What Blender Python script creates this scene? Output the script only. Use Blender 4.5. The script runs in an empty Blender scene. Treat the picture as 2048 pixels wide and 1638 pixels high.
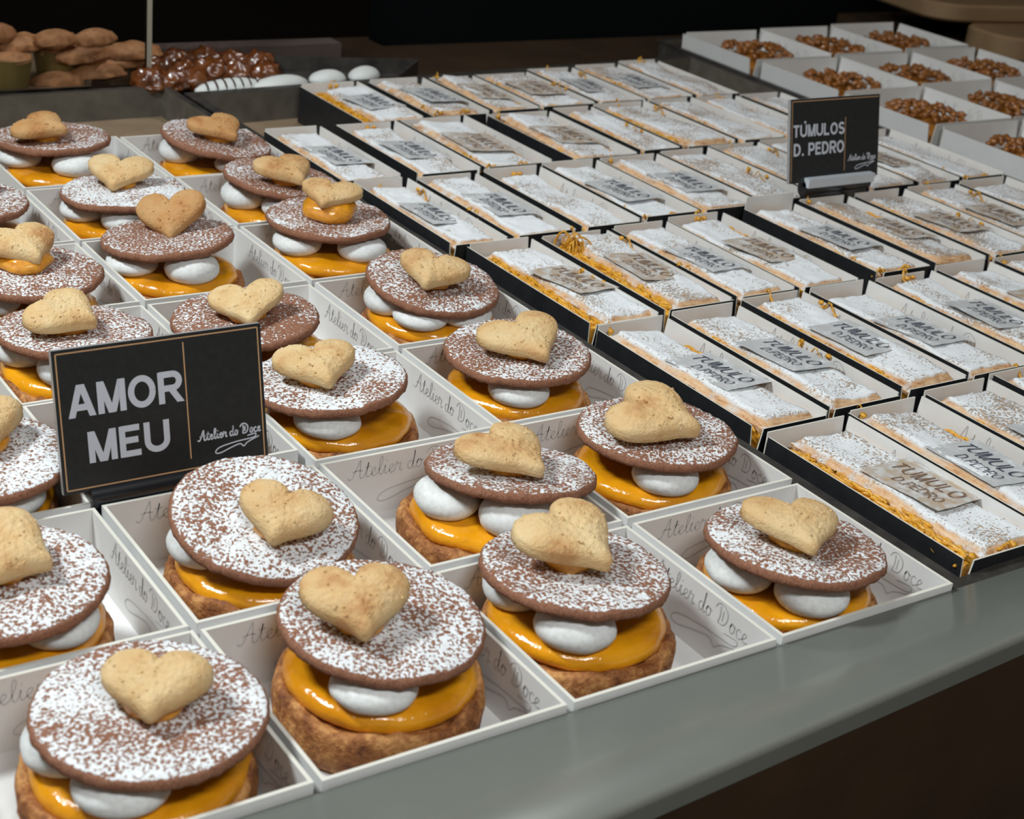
import bpy, bmesh, math, random
from mathutils import Vector, Matrix, noise, Euler
R_ = math.radians
S = 0.1                      # all numbers below are decimetres; meshes and places are scaled to metres
C = bpy.context.scene.collection
sc = bpy.context.scene

# ------------------------------------------------------------------ camera, world, lights, exposure
CAMR = ((0.8293875, -0.54887266, 0.10418816), (-0.15388431, -0.40372124, -0.90184743), (0.53706237, 0.73194806, -0.41930424))
CAMC = Vector((-0.04723876, -3.58090062, 3.28056495))
FPX = 3192.745
cd = bpy.data.cameras.new('camera'); cam = bpy.data.objects.new('camera', cd); C.objects.link(cam)
cd.sensor_width = 36; cd.lens = FPX / 2048 * 36; cd.clip_start = .02; cd.clip_end = 60
rx, dn, fw = [Vector(v) for v in CAMR]
m = Matrix((rx, -dn, -fw)).transposed().to_4x4(); m.translation = CAMC * S
cam.matrix_world = m
cd.dof.use_dof = True; cd.dof.focus_distance = .78; cd.dof.aperture_fstop = 21
sc.camera = cam
w = bpy.data.worlds.new('world'); sc.world = w; w.use_nodes = True
bg = w.node_tree.nodes['Background']; bg.inputs[0].default_value = (1.0, .86, .72, 1); bg.inputs[1].default_value = .105
sc.view_settings.view_transform = 'Standard'; sc.view_settings.look = 'None'
sc.view_settings.exposure = 0.38; sc.view_settings.gamma = 1.0; sc.view_settings.use_curve_mapping = False

def area(name, loc, target, sx, sy, power, col):
    l = bpy.data.lights.new(name, 'AREA'); l.shape = 'RECTANGLE'; l.size = sx * S; l.size_y = sy * S
    l.energy = power; l.color = col
    o = bpy.data.objects.new(name, l); C.objects.link(o); o.location = Vector(loc) * S
    d = (Vector(target) - Vector(loc)); o.rotation_euler = d.to_track_quat('-Z', 'Y').to_euler(); return o
area('spot_lamp_light', (-2.6, 4.4, 8.4), (3.2, 2.2, 0), 1.5, 1.5, 7.2, (.91, .98, 1.0))
area('shop_lamp_light', (7.38, 8.73, 8.42), (3.6, 1.4, 0), .9, .9, 1.6, (.97, .98, 1.0))
area('case_lamp_light', (1.2, -5.6, 8.2), (3.6, 2.4, 0), 4.0, .8, 4.2, (.95, .985, 1.0))

# ------------------------------------------------------------------ pixel -> world (photo is 2048 x 1638)
def bp(px, py, z=0):
    d = rx * ((px - 1024) / FPX) + dn * ((py - 819) / FPX) + fw
    s = (z - CAMC.z) / d.z
    return CAMC + d * s

# ------------------------------------------------------------------ materials
def mat(name, col=(.8, .8, .8), rough=.6, spec=.5, metal=0, sss=0, coat=0):
    mt = bpy.data.materials.new(name); mt.use_nodes = True
    b = mt.node_tree.nodes['Principled BSDF']
    b.inputs['Base Color'].default_value = (*col, 1); b.inputs['Roughness'].default_value = rough
    b.inputs['Specular IOR Level'].default_value = spec; b.inputs['Metallic'].default_value = metal
    if coat: b.inputs['Coat Weight'].default_value = coat; b.inputs['Coat Roughness'].default_value = .12
    if sss:
        b.inputs['Subsurface Weight'].default_value = sss; b.inputs['Subsurface Radius'].default_value = (.006, .004, .002)
        b.inputs['Subsurface Scale'].default_value = .5
    return mt
class NT:
    def __init__(s, mt): s.t = mt.node_tree; s.b = s.t.nodes['Principled BSDF']; s.mt = mt; s._c = None
    def n(s, kind, **kw):
        x = s.t.nodes.new(kind)
        for k, v in kw.items(): setattr(x, k, v)
        return x
    def link(s, a, b): s.t.links.new(a, b)
    def coord(s):
        if not s._c:
            tc = s.n('ShaderNodeTexCoord'); oi = s.n('ShaderNodeObjectInfo')
            mu = s.n('ShaderNodeMath', operation='MULTIPLY'); mu.inputs[1].default_value = 7.3; s.link(oi.outputs['Random'], mu.inputs[0])
            ad = s.n('ShaderNodeVectorMath', operation='ADD'); s.link(tc.outputs['Object'], ad.inputs[0]); s.link(mu.outputs[0], ad.inputs[1])
            s._c = ad.outputs[0]; s.oi = oi; s.tc = tc
        return s._c
    def noise(s, scale, detail=4, rough=.6, sc=None, dist=0):
        v = s.coord()
        if sc:
            mp = s.n('ShaderNodeVectorMath', operation='MULTIPLY'); mp.inputs[1].default_value = sc; s.link(v, mp.inputs[0]); v = mp.outputs[0]
        x = s.n('ShaderNodeTexNoise'); x.inputs['Scale'].default_value = scale; x.inputs['Detail'].default_value = detail
        x.inputs['Roughness'].default_value = rough; x.inputs['Distortion'].default_value = dist; s.link(v, x.inputs['Vector']); return x.outputs['Fac']
    def ramp(s, fac, stops, interp='LINEAR'):
        x = s.n('ShaderNodeValToRGB'); cr = x.color_ramp; cr.interpolation = interp
        while len(cr.elements) < len(stops): cr.elements.new(.5)
        for e, (p, c) in zip(cr.elements, stops):
            e.position = p; e.color = (*c, 1) if len(c) == 3 else c
        s.link(fac, x.inputs[0]); return x.outputs[0]
    def math(s, op, a, b=None, clamp=False):
        x = s.n('ShaderNodeMath', operation=op); x.use_clamp = clamp
        for i, v in enumerate((a, b)):
            if v is None: continue
            if isinstance(v, (int, float)): x.inputs[i].default_value = v
            else: s.link(v, x.inputs[i])
        return x.outputs[0]
    def mix(s, fac, a, b):
        x = s.n('ShaderNodeMix', data_type='RGBA')
        for sock, v in ((x.inputs[0], fac), (x.inputs[6], a), (x.inputs[7], b)):
            if isinstance(v, (int, float)): sock.default_value = v
            elif isinstance(v, tuple): sock.default_value = (*v, 1)
            else: s.link(v, sock)
        return x.outputs[2]
    def bump(s, h, strength=.5, dist=.001):
        x = s.n('ShaderNodeBump'); x.inputs['Strength'].default_value = strength; x.inputs['Distance'].default_value = dist
        s.link(h, x.inputs['Height']); s.link(x.outputs[0], s.b.inputs['Normal'])
    def up(s):                         # how far the object's own surface faces its top
        s.coord(); x = s.n('ShaderNodeSeparateXYZ'); s.link(s.tc.outputs['Normal'], x.inputs[0]); return x.outputs[2]
    def col(s, c): s.link(c, s.b.inputs['Base Color'])
SUGAR = (.80, .83, .85)

def m_simple_noise(name, c0, c1, scale, rough=.6, bump=.3, bd=.0008, spec=.4, detail=5, **kw):
    mt = mat(name, c0, rough, spec, **kw); t = NT(mt); f = t.noise(scale, detail)
    t.col(t.ramp(f, [(.3, c0), (.7, c1)])); t.bump(f, bump, bd); return mt
m_paper = m_simple_noise('white_card', (.73, .73, .715), (.78, .78, .765), 60, .55, .05)
m_edge = mat('card_edge', (.72, .70, .62), .6)
m_blackcard = m_simple_noise('black_card', (.012, .013, .015), (.02, .021, .023), 90, .5, .1)
m_print = mat('grey_print', (.50, .50, .50), .6)
m_tray = m_simple_noise('black_tray_metal', (.022, .021, .020), (.065, .058, .050), 70, .40, .15, spec=.5)
m_parch = m_simple_noise('brown_baking_paper', (.20, .14, .085), (.28, .20, .125), 30, .7, .3)
m_trayin = m_simple_noise('grey_brown_tray_inside', (.085, .075, .060), (.13, .118, .095), 60, .5, .15)  # inner tray walls: grey-brown, paler than the black outside
m_steel = m_simple_noise('pale_painted_metal', (.25, .265, .235), (.272, .288, .255), 25, .27, .02, spec=.8, metal=.4)
m_dark = m_simple_noise('dark_brown_panel', (.030, .016, .007), (.048, .026, .012), 20, .6, .05)
m_signblack = m_simple_noise('sign_black', (.010, .013, .014), (.018, .021, .022), 300, .38, .04, spec=.5)
m_signwhite = mat('sign_white', (.58, .62, .70), .5)
m_gold = mat('sign_gold', (.55, .33, .17), .45)
m_signedge = mat('sign_edge_grey', (.33, .32, .32), .3)
m_holder = mat('black_plastic', (.010, .012, .016), .28, .6)
m_holderw = mat('white_plastic', (.62, .68, .74), .3)
m_labeltext = mat('label_ink', (.055, .065, .10), .6)
m_labelbrown = mat('label_ink_brown', (.22, .13, .08), .6)

def m_cookie_f():
    mt = mat('cocoa_cookie', (.2, .09, .05), .85, .25); t = NT(mt)
    g = t.noise(900, 3, .7); base = t.ramp(g, [(.3, (.19, .078, .044)), (.7, (.34, .165, .10))])
    fine = t.noise(700, 2.4, .6); low = t.noise(38, 2, .5)
    v = t.math('ADD', t.math('MULTIPLY', low, .36), t.math('MULTIPLY', fine, 1.0))
    v = t.math('ADD', v, t.math('MULTIPLY', t.oi.outputs['Alpha'], 0.14))
    up = t.math('MULTIPLY', t.math('SUBTRACT', t.up(), .76), 7.0, True)
    v = t.math('ADD', v, t.math('MULTIPLY', t.math('SUBTRACT', up, 1.0), .16))
    msk = t.ramp(v, [(.752, (0, 0, 0)), (.815, (1, 1, 1))])
    t.col(t.mix(t.math('MULTIPLY', msk, t.math('MULTIPLY', up, 1.0)), base, SUGAR))
    t.bump(t.math('ADD', t.math('MULTIPLY', g, .8), t.math('MULTIPLY', msk, .5)), .55, .0009); return mt
m_cookie = m_cookie_f()
def m_heart_f():
    mt = mat('golden_heart_biscuit', (.8, .55, .28), .62, .35, sss=.06); t = NT(mt)
    lo = t.noise(55, 3, .6); g = t.noise(700, 3, .7)
    c = t.ramp(lo, [(.36, (.78, .60, .33)), (.55, (.72, .49, .23)), (.68, (.56, .30, .12))])
    tan = t.ramp(t.oi.outputs['Alpha'], [(0, (.66, .42, .24)), (1, (1, 1, 1))])
    x = t.n('ShaderNodeMix', data_type='RGBA', blend_type='MULTIPLY'); x.inputs[0].default_value = 1; t.link(c, x.inputs[6]); t.link(tan, x.inputs[7])
    t.col(x.outputs[2]); t.bump(g, .7, .0014); return mt
m_heart = m_heart_f()
m_curd = mat('orange_curd', (.78, .30, .008), .16, .6, sss=.12, coat=.5)
_t = NT(m_curd); _f = _t.noise(45, 3, .5); _t.col(_t.ramp(_f, [(.3, (.64, .235, .005)), (.65, (.90, .39, .008))])); _t.bump(_t.noise(170, 4, .6), .45, .0016)
m_mer = mat('white_meringue', (.78, .80, .79), .55, .35, sss=.1)
_t = NT(m_mer); _t.col(_t.ramp(_t.noise(500, 2, .5), [(.4, (.80, .82, .81)), (.75, (.68, .69, .67))])); _t.bump(_t.noise(180, 3), .18, .001)
def m_crust_f():
    mt = mat('baked_cake_base', (.4, .15, .05), .6, .4, sss=.05); t = NT(mt)
    lo = t.noise(95, 4, .65); g = t.noise(420, 4, .7)
    t.col(t.ramp(t.math('ADD', t.math('MULTIPLY', lo, .7), t.math('MULTIPLY', g, .3)), [(.34, (.12, .035, .012)), (.48, (.36, .135, .038)), (.61, (.66, .33, .11))]))
    t.bump(t.math('ADD', lo, g), .8, .0016); return mt
m_crust = m_crust_f()
def m_puff_f():
    mt = mat('flaky_puff_pastry', (.6, .35, .16), .7, .3); t = NT(mt)
    st = t.noise(60, 4, .6, sc=(1, 1, 14)); g = t.noise(350, 4, .7); low = t.noise(30, 3, .5)
    base = t.ramp(t.math('ADD', t.math('MULTIPLY', st, .6), t.math('MULTIPLY', g, .4)), [(.34, (.36, .15, .05)), (.47, (.64, .38, .20)), (.65, (.78, .58, .37))])
    fine = t.noise(640, 2.5, .6)
    v = t.math('ADD', t.math('MULTIPLY', low, .55), t.math('MULTIPLY', fine, .9))
    v = t.math('ADD', v, t.math('MULTIPLY', t.oi.outputs['Alpha'], .17))
    up = t.math('MULTIPLY', t.math('SUBTRACT', t.up(), .80), 8, True)
    msk = t.math('MULTIPLY', t.ramp(v, [(.735, (0, 0, 0)), (.80, (1, 1, 1))]), up)
    bare = t.ramp(t.noise(200, 3, .6), [(.40, (.33, .28, .235)), (.64, (.50, .34, .21))])
    t.col(t.mix(msk, t.mix(up, base, bare), SUGAR)); t.bump(t.math('ADD', t.math('MULTIPLY', st, .6), t.math('MULTIPLY', msk, .5)), .6, .001); return mt
m_puff = m_puff_f()
m_thread = m_simple_noise('egg_threads', (.52, .22, .010), (.86, .46, .045), 160, .35, .5, .0015, spec=.5, coat=.2)
m_label = mat('rice_paper_label', (.5, .5, .49), .5)
_t = NT(m_label); _t.col(_t.ramp(_t.noise(140, 4, .65), [(.40, (.52, .53, .53)), (.56, (.58, .59, .59)), (.66, (.74, .76, .77))])); _t.bump(_t.noise(60, 2), .2, .001)
m_labeltan = mat('stained_rice_paper', (.45, .38, .3), .5)
_t = NT(m_labeltan); _t.col(_t.ramp(_t.noise(140, 4, .65), [(.36, (.50, .37, .24)), (.50, (.52, .47, .42)), (.64, (.68, .69, .68))])); _t.bump(_t.noise(60, 2), .2, .001)
m_nut = m_simple_noise('caramelised_nuts', (.17, .05, .006), (.42, .16, .03), 240, .22, .5, spec=.6, coat=.5)
m_caramel = m_simple_noise('caramel_base', (.28, .10, .012), (.46, .19, .03), 60, .2, .3, spec=.6, coat=.5)
m_bun = m_simple_noise('glazed_brown_bun', (.085, .022, .006), (.20, .062, .014), 60, .2, .5, .003, spec=.7, coat=.7)
m_white_cream = m_simple_noise('white_icing', (.66, .69, .67), (.74, .77, .74), 40, .5, .1)
m_drizzle = mat('dark_drizzle', (.05, .02, .012), .35)
m_pastry = m_simple_noise('baked_brown_pastry', (.36, .15, .055), (.66, .33, .15), 60, .55, .7, .003)
m_ochre = m_simple_noise('ochre_paper_mould', (.19, .125, .035), (.235, .16, .05), 30, .6, .1)
m_tan = m_simple_noise('tan_wood', (.24, .15, .08), (.29, .19, .10), 12, .5, .1)
m_blackwall = mat('black_backdrop', (.002, .003, .0035), .8, .1)
m_wallbrown = m_simple_noise('dark_wall', (.006, .005, .0045), (.015, .011, .009), 4, .8, .1, spec=.15)
m_ledgeback = m_simple_noise('dull_brown_ledge', (.075, .055, .047), (.10, .074, .064), 10, .6, .1)
m_glassedge = mat('pane_edge', (.34, .30, .24), .3)
m_glass = bpy.data.materials.new('clear_glass'); m_glass.use_nodes = True
_b = m_glass.node_tree.nodes['Principled BSDF']; _b.inputs['Transmission Weight'].default_value = 1; _b.inputs['Roughness'].default_value = .02; _b.inputs['IOR'].default_value = 1.02
_b.inputs['Base Color'].default_value = (.93, .95, .95, 1)

# ------------------------------------------------------------------ mesh helpers
class MB:
    def __init__(s): s.v = []; s.f = []; s.mi = []; s.sm = []
    def face(s, pts, mi=0, smooth=False):
        i = len(s.v); s.v += [tuple(p) for p in pts]; s.f.append(tuple(range(i, i + len(pts)))); s.mi.append(mi); s.sm.append(smooth)
    def grid(s, rows, mi=0, closeu=False, smooth=True, flip=False):
        i = len(s.v); n = len(rows[0])
        for r in rows: s.v += [tuple(p) for p in r]
        for a in range(len(rows) - 1):
            for b in range(n if closeu else n - 1):
                c = (b + 1) % n
                q = (i + a * n + b, i + a * n + c, i + (a + 1) * n + c, i + (a + 1) * n + b)
                s.f.append(q[::-1] if flip else q); s.mi.append(mi); s.sm.append(smooth)
    def cap(s, ring, mi=0, flip=False):
        s.face(ring[::-1] if flip else ring, mi)
    def box(s, x0, x1, y0, y1, z0, z1, mi=0):
        p = [(x0, y0, z0), (x1, y0, z0), (x1, y1, z0), (x0, y1, z0), (x0, y0, z1), (x1, y0, z1), (x1, y1, z1), (x0, y1, z1)]
        s.hexa(p, [mi] * 6)
    def hexa(s, p, mis):      # bottom, top, front, right, back, left
        i = len(s.v); s.v += p
        for q, k in zip(((3, 2, 1, 0), (4, 5, 6, 7), (0, 1, 5, 4), (1, 2, 6, 5), (2, 3, 7, 6), (3, 0, 4, 7)), mis):
            s.f.append(tuple(i + j for j in q)); s.mi.append(k); s.sm.append(False)
    def tube(s, pts, r, mi=0, n=5):
        rows = []
        for k, p in enumerate(pts):
            a = Vector(pts[max(k - 1, 0)]); b = Vector(pts[min(k + 1, len(pts) - 1)]); d = (b - a).normalized()
            u = d.orthogonal().normalized(); v = d.cross(u)
            rr = r if 0 < k < len(pts) - 1 else r * .55
            rows.append([Vector(p) + (u * math.cos(t) + v * math.sin(t)) * rr for t in [2 * math.pi * q / n for q in range(n)]])
        s.grid(rows, mi, True); s.cap(rows[0], mi, True); s.cap(rows[-1], mi)
    def ribbon(s, pts, wd, fn, mi=0, pen=None):
        L = []; Rr = []
        for k, p in enumerate(pts):
            a = pts[max(k - 1, 0)]; b = pts[min(k + 1, len(pts) - 1)]
            dx, dy = b[0] - a[0], b[1] - a[1]; l = math.hypot(dx, dy) or 1
            ww = wd
            if pen is not None: ww = wd * (.35 + .9 * abs(math.sin(math.atan2(dy, dx) - pen)))
            nx, ny = -dy / l * ww / 2, dx / l * ww / 2
            L.append(fn(p[0] + nx, p[1] + ny)); Rr.append(fn(p[0] - nx, p[1] - ny))
        s.grid([Rr, L], mi, smooth=False)
    def mesh(s, name, mats):
        me = bpy.data.meshes.new(name); me.from_pydata([(a * S, b * S, c * S) for a, b, c in s.v], [], s.f); me.update()
        for mt in mats: me.materials.append(mt)
        me.polygons.foreach_set('material_index', s.mi); me.polygons.foreach_set('use_smooth', s.sm)
        return me
def weld(me, d=1e-6):
    bm = bmesh.new(); bm.from_mesh(me); bmesh.ops.remove_doubles(bm, verts=bm.verts, dist=d); bm.to_mesh(me); bm.free(); return me
def obj(name, me, parent=None, loc=(0, 0, 0), rot=(0, 0, 0), scale=(1, 1, 1)):
    o = bpy.data.objects.new(name, me); C.objects.link(o); o.location = Vector(loc) * S; o.rotation_euler = rot; o.scale = scale
    if parent: o.parent = parent
    return o
def tag(o, label=None, cat=None, group=None, kind=None):
    if label: o['label'] = label
    if cat: o['category'] = cat
    if group: o['group'] = group
    if kind: o['kind'] = kind
    return o
def thing(name, loc, label, cat, group=None, rotz=0):
    o = bpy.data.objects.new(name, None); C.objects.link(o); o.location = Vector(loc) * S; o.rotation_euler = (0, 0, rotz); o.empty_display_size = .02
    return tag(o, label, cat, group)
def nz(x, y, z=0, s=1.0): return noise.noise(Vector((x * s, y * s, z * s)))
def smooth(pts, k=5):
    out = []; P = [pts[0]] + list(pts) + [pts[-1]]
    for i in range(1, len(P) - 2):
        p0, p1, p2, p3 = P[i - 1:i + 3]
        for j in range(k):
            t = j / k
            out.append(tuple(.5 * (2 * b + (c - a) * t + (2 * a - 5 * b + 4 * c - d) * t * t + (-a + 3 * b - 3 * c + d) * t ** 3) for a, b, c, d in zip(p0, p1, p2, p3)))
    out.append(tuple(pts[-1])); return out
def blob(rx_, ry_, rz_, seed, amp=.05, fr=3, nu=24, nv=14, top=1, flat=0, mi=0):
    b = MB(); rows = []
    for i in range(nv + 1):
        ph = -math.pi / 2 + math.pi * i / nv; row = []
        for j in range(nu):
            th = 2 * math.pi * j / nu; x, y, z = math.cos(ph) * math.cos(th), math.cos(ph) * math.sin(th), math.sin(ph)
            k = 1 + amp * nz(x * fr + seed, y * fr, z * fr + seed * 2)
            zz = z * rz_ * k
            if flat and z < 0: zz *= flat
            row.append((x * rx_ * k, y * ry_ * k, zz))
        rows.append(row)
    b.grid(rows, mi, True); return b

# ------------------------------------------------------------------ lettering
def arc(cx, cy, rx2, ry2, a0, a1, n=12):
    return [(cx + rx2 * math.cos(R_(a0 + (a1 - a0) * i / n)), cy + ry2 * math.sin(R_(a0 + (a1 - a0) * i / n))) for i in range(n + 1)]
H = .1                     # half of the bold stroke
BLOCK = {   # strokes in a box of height 1, with width
 'A': (.86, [[(.09, 0), (.41, 1)], [(.45, 1), (.77, 0)], [(.2, .30), (.66, .30)]]),
 'M': (.92, [[(.1, 0), (.1, 1)], [(.82, 0), (.82, 1)], [(.12, 1), (.44, 0)], [(.80, 1), (.48, 0)]]),
 'O': (.92, [arc(.46, .5, .36, .41, 0, 360, 28)]),
 'R': (.84, [[(.1, 0), (.1, 1)], [(.05, .91), (.5, .91)] + arc(.5, .69, .22, .22, 90, -90, 10) + [(.05, .47)], [(.42, .47), (.74, 0)]]),
 'E': (.74, [[(.1, 0), (.1, 1)], [(.05, .91), (.68, .91)], [(.05, .52), (.63, .52)], [(.05, .09), (.70, .09)]]),
 'U': (.86, [[(.1, 1), (.1, .38)] + arc(.43, .38, .33, .29, 180, 360, 14) + [(.76, 1)]]),
 'T': (.74, [[(.02, .91), (.72, .91)], [(.37, 0), (.37, .95)]]),
 'L': (.70, [[(.1, 0), (.1, 1)], [(.05, .09), (.66, .09)]]),
 'S': (.78, [arc(.39, .70, .27, .22, 25, 180, 10) + arc(.39, .70, .27, .2, 180, 270, 6)[1:] + arc(.39, .28, .29, .22, 90, 0, 6)[1:] + arc(.39, .28, .29, .2, 0, -160, 10)[1:]]),
 'D': (.86, [[(.1, 0), (.1, 1)], [(.05, .91), (.36, .91)] + arc(.36, .5, .38, .41, 90, -90, 14) + [(.05, .09)]]),
 'P': (.78, [[(.1, 0), (.1, 1)], [(.05, .91), (.46, .91)] + arc(.46, .67, .22, .24, 90, -90, 10) + [(.05, .43)]]),
 '.': (.36, [[(.17, 0), (.17, .19)]]), ' ': (.3, []), "'": (0, [[(-.42, 1.1), (-.30, 1.28)]])}
def block_text(b, text, fn0, x, y, hgt, width, stroke=.19, mi=0, pen=None, slant=0, sp=.06):
    cnt = 0; bold = pen is None
    tot = sum(BLOCK[c][0] + sp for c in text if c != "'") - sp; k = width / tot / hgt; cx = 0
    for c in text:
        for st in BLOCK[c][1]:
            pts = [(x + (cx + p[0] + slant * p[1]) * hgt * k, y + p[1] * hgt) for p in st]
            cnt += 1; ee = (cnt % 7) * .0004
            if bold and len(st) == 2 and abs(st[0][0] - st[1][0]) > .01 and abs(st[0][1] - st[1][1]) > .2:
                (ax, ay), (cx2, cy2) = pts; tw = stroke * hgt * min(math.hypot(cx2 - ax, cy2 - ay) / abs(cy2 - ay), 1.3) / 2
                q = [(ax - tw, ay), (ax + tw, ay), (cx2 + tw, cy2), (cx2 - tw, cy2)]
                b.face([fn0(u, v, ee) for u, v in (q if ay < cy2 else q[::-1])], mi); continue
            b.ribbon(pts, stroke * hgt, lambda u, v: fn0(u, v, ee), mi, pen)
        if c != "'": cx += BLOCK[c][0] + sp
SCRIPT = {'A': (1.6, [[(-.3, .2), (0, 0), (.3, .3), (.8, 1.5), (1.1, 2.1), (1.1, 1.0), (1.15, .1), (1.4, 0), (1.6, .2)], [(.2, .8), (.8, .95), (1.4, .85)]]),
 't': (.75, [[(0, .2), (.3, .9), (.45, 1.7), (.27, .4), (.42, 0), (.75, .2)], [(.05, 1.15), (.75, 1.2)]]),
 'e': (.8, [[(0, .2), (.4, .5), (.6, .8), (.4, 1), (.15, .7), (.15, .3), (.4, 0), (.8, .2)]]),
 'l': (.7, [[(0, .2), (.4, 1), (.6, 1.8), (.42, 2.1), (.25, 1.5), (.25, .4), (.4, 0), (.7, .2)]]),
 'i': (.6, [[(0, .2), (.25, 1), (.2, .3), (.35, 0), (.6, .2)], [(.3, 1.45), (.36, 1.6)]]),
 'r': (.95, [[(0, .2), (.2, 1.15), (.35, .85), (.7, .95), (.6, .4), (.7, 0), (.95, .2)]]),
 'd': (1.0, [[(.6, .9), (.2, .9), (0, .5), (.2, 0), (.5, .2), (.72, 1), (.8, 2.1), (.62, .4), (.75, 0), (1, .2)]]),
 'o': (.9, [[(.1, .5), (.3, 1), (.65, .8), (.6, .2), (.3, 0), (.08, .35), (.25, .9), (.5, .8), (.9, .75)]]),
 'D': (1.9, [[(.45, 1.9), (.5, .9), (.3, .1)], [(-.2, 1.5), (.1, 2), (.7, 2.15), (1.4, 1.7), (1.5, .9), (1.1, .2), (.3, .1)], [(.9, 1.6), (.85, .5)]]),
 'c': (.8, [[(.6, .8), (.4, 1), (.1, .6), (.2, .1), (.5, 0), (.8, .2)]]), ' ': (.6, [])}
FLOUR = [(10.6, -.55), (12.4, -.35), (12.0, -1.1), (8, -1.4), (4.4, -2.0), (3.4, -2.9), (4.4, -3.2), (7, -2.4), (8.9, -2.0), (9.7, -2.6), (10.6, -1.9), (13.2, -1.0)]
def logo(b, fn, x, y, width, stroke, mi=0):
    tx = 'Atelier do Doce'; tot = sum(SCRIPT[c][0] for c in tx); k = width / tot; cx = 0
    for c in tx:
        for st in SCRIPT[c][1]:
            b.ribbon([(x + (cx + p[0]) * k, y + p[1] * k) for p in smooth(st, 4)], stroke, fn, mi)
        cx += SCRIPT[c][0]
    b.ribbon([(x + p[0] * k, y + p[1] * k) for p in smooth(FLOUR, 5)], stroke * .9, fn, mi)

# ------------------------------------------------------------------ the counter
FL = -.34
b = MB()
LED = [(-3, -.012), (14, .05)]
def led_y(x): return -.012 + .004 * (x + 3)
zt = -.035; rows = []
prof = [(0, -.30), (0, zt), (-.02, zt + .0), (-.30, zt - .004)]
for x in [-3 + 17 * i / 40 for i in range(41)]:
    yb = led_y(x); yf = -.50 + .065 * (x - 2.9)
    r = [(x, yb, -.42), (x, yb, zt)]
    for t in range(0, 11):
        a = R_(90 * t / 10); r.append((x, yf + .03 - .03 * math.sin(a), zt - .03 + .03 * math.cos(a)))
    r.append((x, yf, zt - .10)); rows.append(r)
b.grid(rows, 0, flip=True, smooth=True)
led = obj('trim_1', b.mesh('trim', [m_steel])); tag(led, kind='structure')
for p in led.data.polygons:
    if abs(p.normal.y) > .9 or p.normal.z > .999: p.use_smooth = False
b = MB(); b.grid([[(x, -.495 + .065 * (x - 2.9), zt - .09), (x, -.42 + .065 * (x - 2.9), -9)] for x in (-3, 14)], 0)
b.box(-3, 14, .1, 11, -.5, FL - .012, 0)
tag(obj('trim_2', b.mesh('counter_front', [m_dark])), kind='structure')
b = MB(); b.box(-30, 90, -20, 30, -9.2, -9, 0); tag(obj('floor', b.mesh('floor', [m_dark])), kind='structure')
b = MB(); b.box(-30, 90, 24, 24.3, -9, 40, 0); tag(obj('wall_back', b.mesh('wall_back', [m_wallbrown])), kind='structure')

# ------------------------------------------------------------------ trays
def tray(label, poly, z0, zr, lip=.05, th=.02, mats=(m_tray, m_parch, m_trayin), name='serving_tray', fl=.0, liner=True):
    b = MB(); n = 4; P = [Vector((*p, 0)) for p in poly]; cen = sum(P, Vector()) / 4
    def inset(d): 
        out = []
        for i in range(n):
            a, q, c = P[i - 1], P[i], P[(i + 1) % n]
            e1 = (q - a).normalized(); e2 = (c - q).normalized(); n1 = Vector((-e1.y, e1.x, 0)); n2 = Vector((-e2.y, e2.x, 0))
            k = d / (1 + n1.dot(n2)); out.append(q + (n1 + n2) * k)
        return out
    def ring(d, z): return [(p.x, p.y, z) for p in inset(d)]
    # outer wall, lip, inner wall, floor
    b.grid([ring(fl + .02, z0), ring(.02, zr - .015), ring(0, zr - .012), ring(0, zr), ring(lip, zr)], 0, True, smooth=False)
    b.grid([ring(lip, zr), ring(lip, zr - .01), ring(lip + .012 + fl, z0 + th)], 2, True, smooth=False)
    b.face(ring(fl + .02, z0)[::-1], 0); b.face(ring(lip + .012 + fl, z0 + th), 1 if liner else 0)
    t = obj(name, b.mesh(name, list(mats))); return tag(t, label, 'tray')
tray('black tray under the tart boxes with brown baking paper at its back', [(-2.6, .03), (5.045, .03), (5.0, 8.55), (-2.6, 8.15)], FL, -.075)
tray('long black tray under the rows of sugar dusted pastry slices', [(5.055, .02), (10.66, .27), (10.66, 8.66), (5.02, 8.22)], FL, -.06, lip=.085)

# ------------------------------------------------------------------ boxes
def tart_box(x0, x1, y0, y1, label, seed=0, logo_on=True):
    rnd = random.Random(seed); b = MB(); t = .015; zb = FL + .025; z1 = 0 + rnd.uniform(-.006, .006)
    w, l = x1 - x0, y1 - y0; h = z1 - zb
    b.box(0, w, 0, l, 0, .008, 0)
    b.hexa([(0, 0, 0), (w, 0, 0), (w - t, t, 0), (t, t, 0), (0, 0, h), (w, 0, h), (w - t, t, h), (t, t, h)], [0, 1, 0, 0, 0, 0])
    b.hexa([(t, l - t, 0), (w - t, l - t, 0), (w, l, 0), (0, l, 0), (t, l - t, h), (w - t, l - t, h), (w, l, h), (0, l, h)], [0, 1, 0, 0, 0, 0])
    b.hexa([(0, 0, 0), (t, t, 0), (t, l - t, 0), (0, l, 0), (0, 0, h), (t, t, h), (t, l - t, h), (0, l, h)], [0, 1, 0, 0, 0, 0])
    b.hexa([(w - t, t, 0), (w, 0, 0), (w, l, 0), (w - t, l - t, 0), (w - t, t, h), (w, 0, h), (w, l, h), (w - t, l - t, h)], [0, 1, 0, 0, 0, 0])
    if logo_on:
        e = .002
        logo(b, lambda u, v: (u, l - t - e, v), w * .16, h * .66, w * .62, .0045, 2)
        logo(b, lambda u, v: (w - t - e, l - u, v), l * .24, h * .66, l * .62, .0045, 2)
        logo(b, lambda u, v: (w - u, t + e, v), w * .2, h * .66, w * .6, .0045, 2)
    o = obj('tart_box', b.mesh('tart_box', [m_paper, m_edge, m_print]), None, (x0, y0, zb))
    return tag(o, label, 'box', 'square white boxes holding the tarts')

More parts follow.
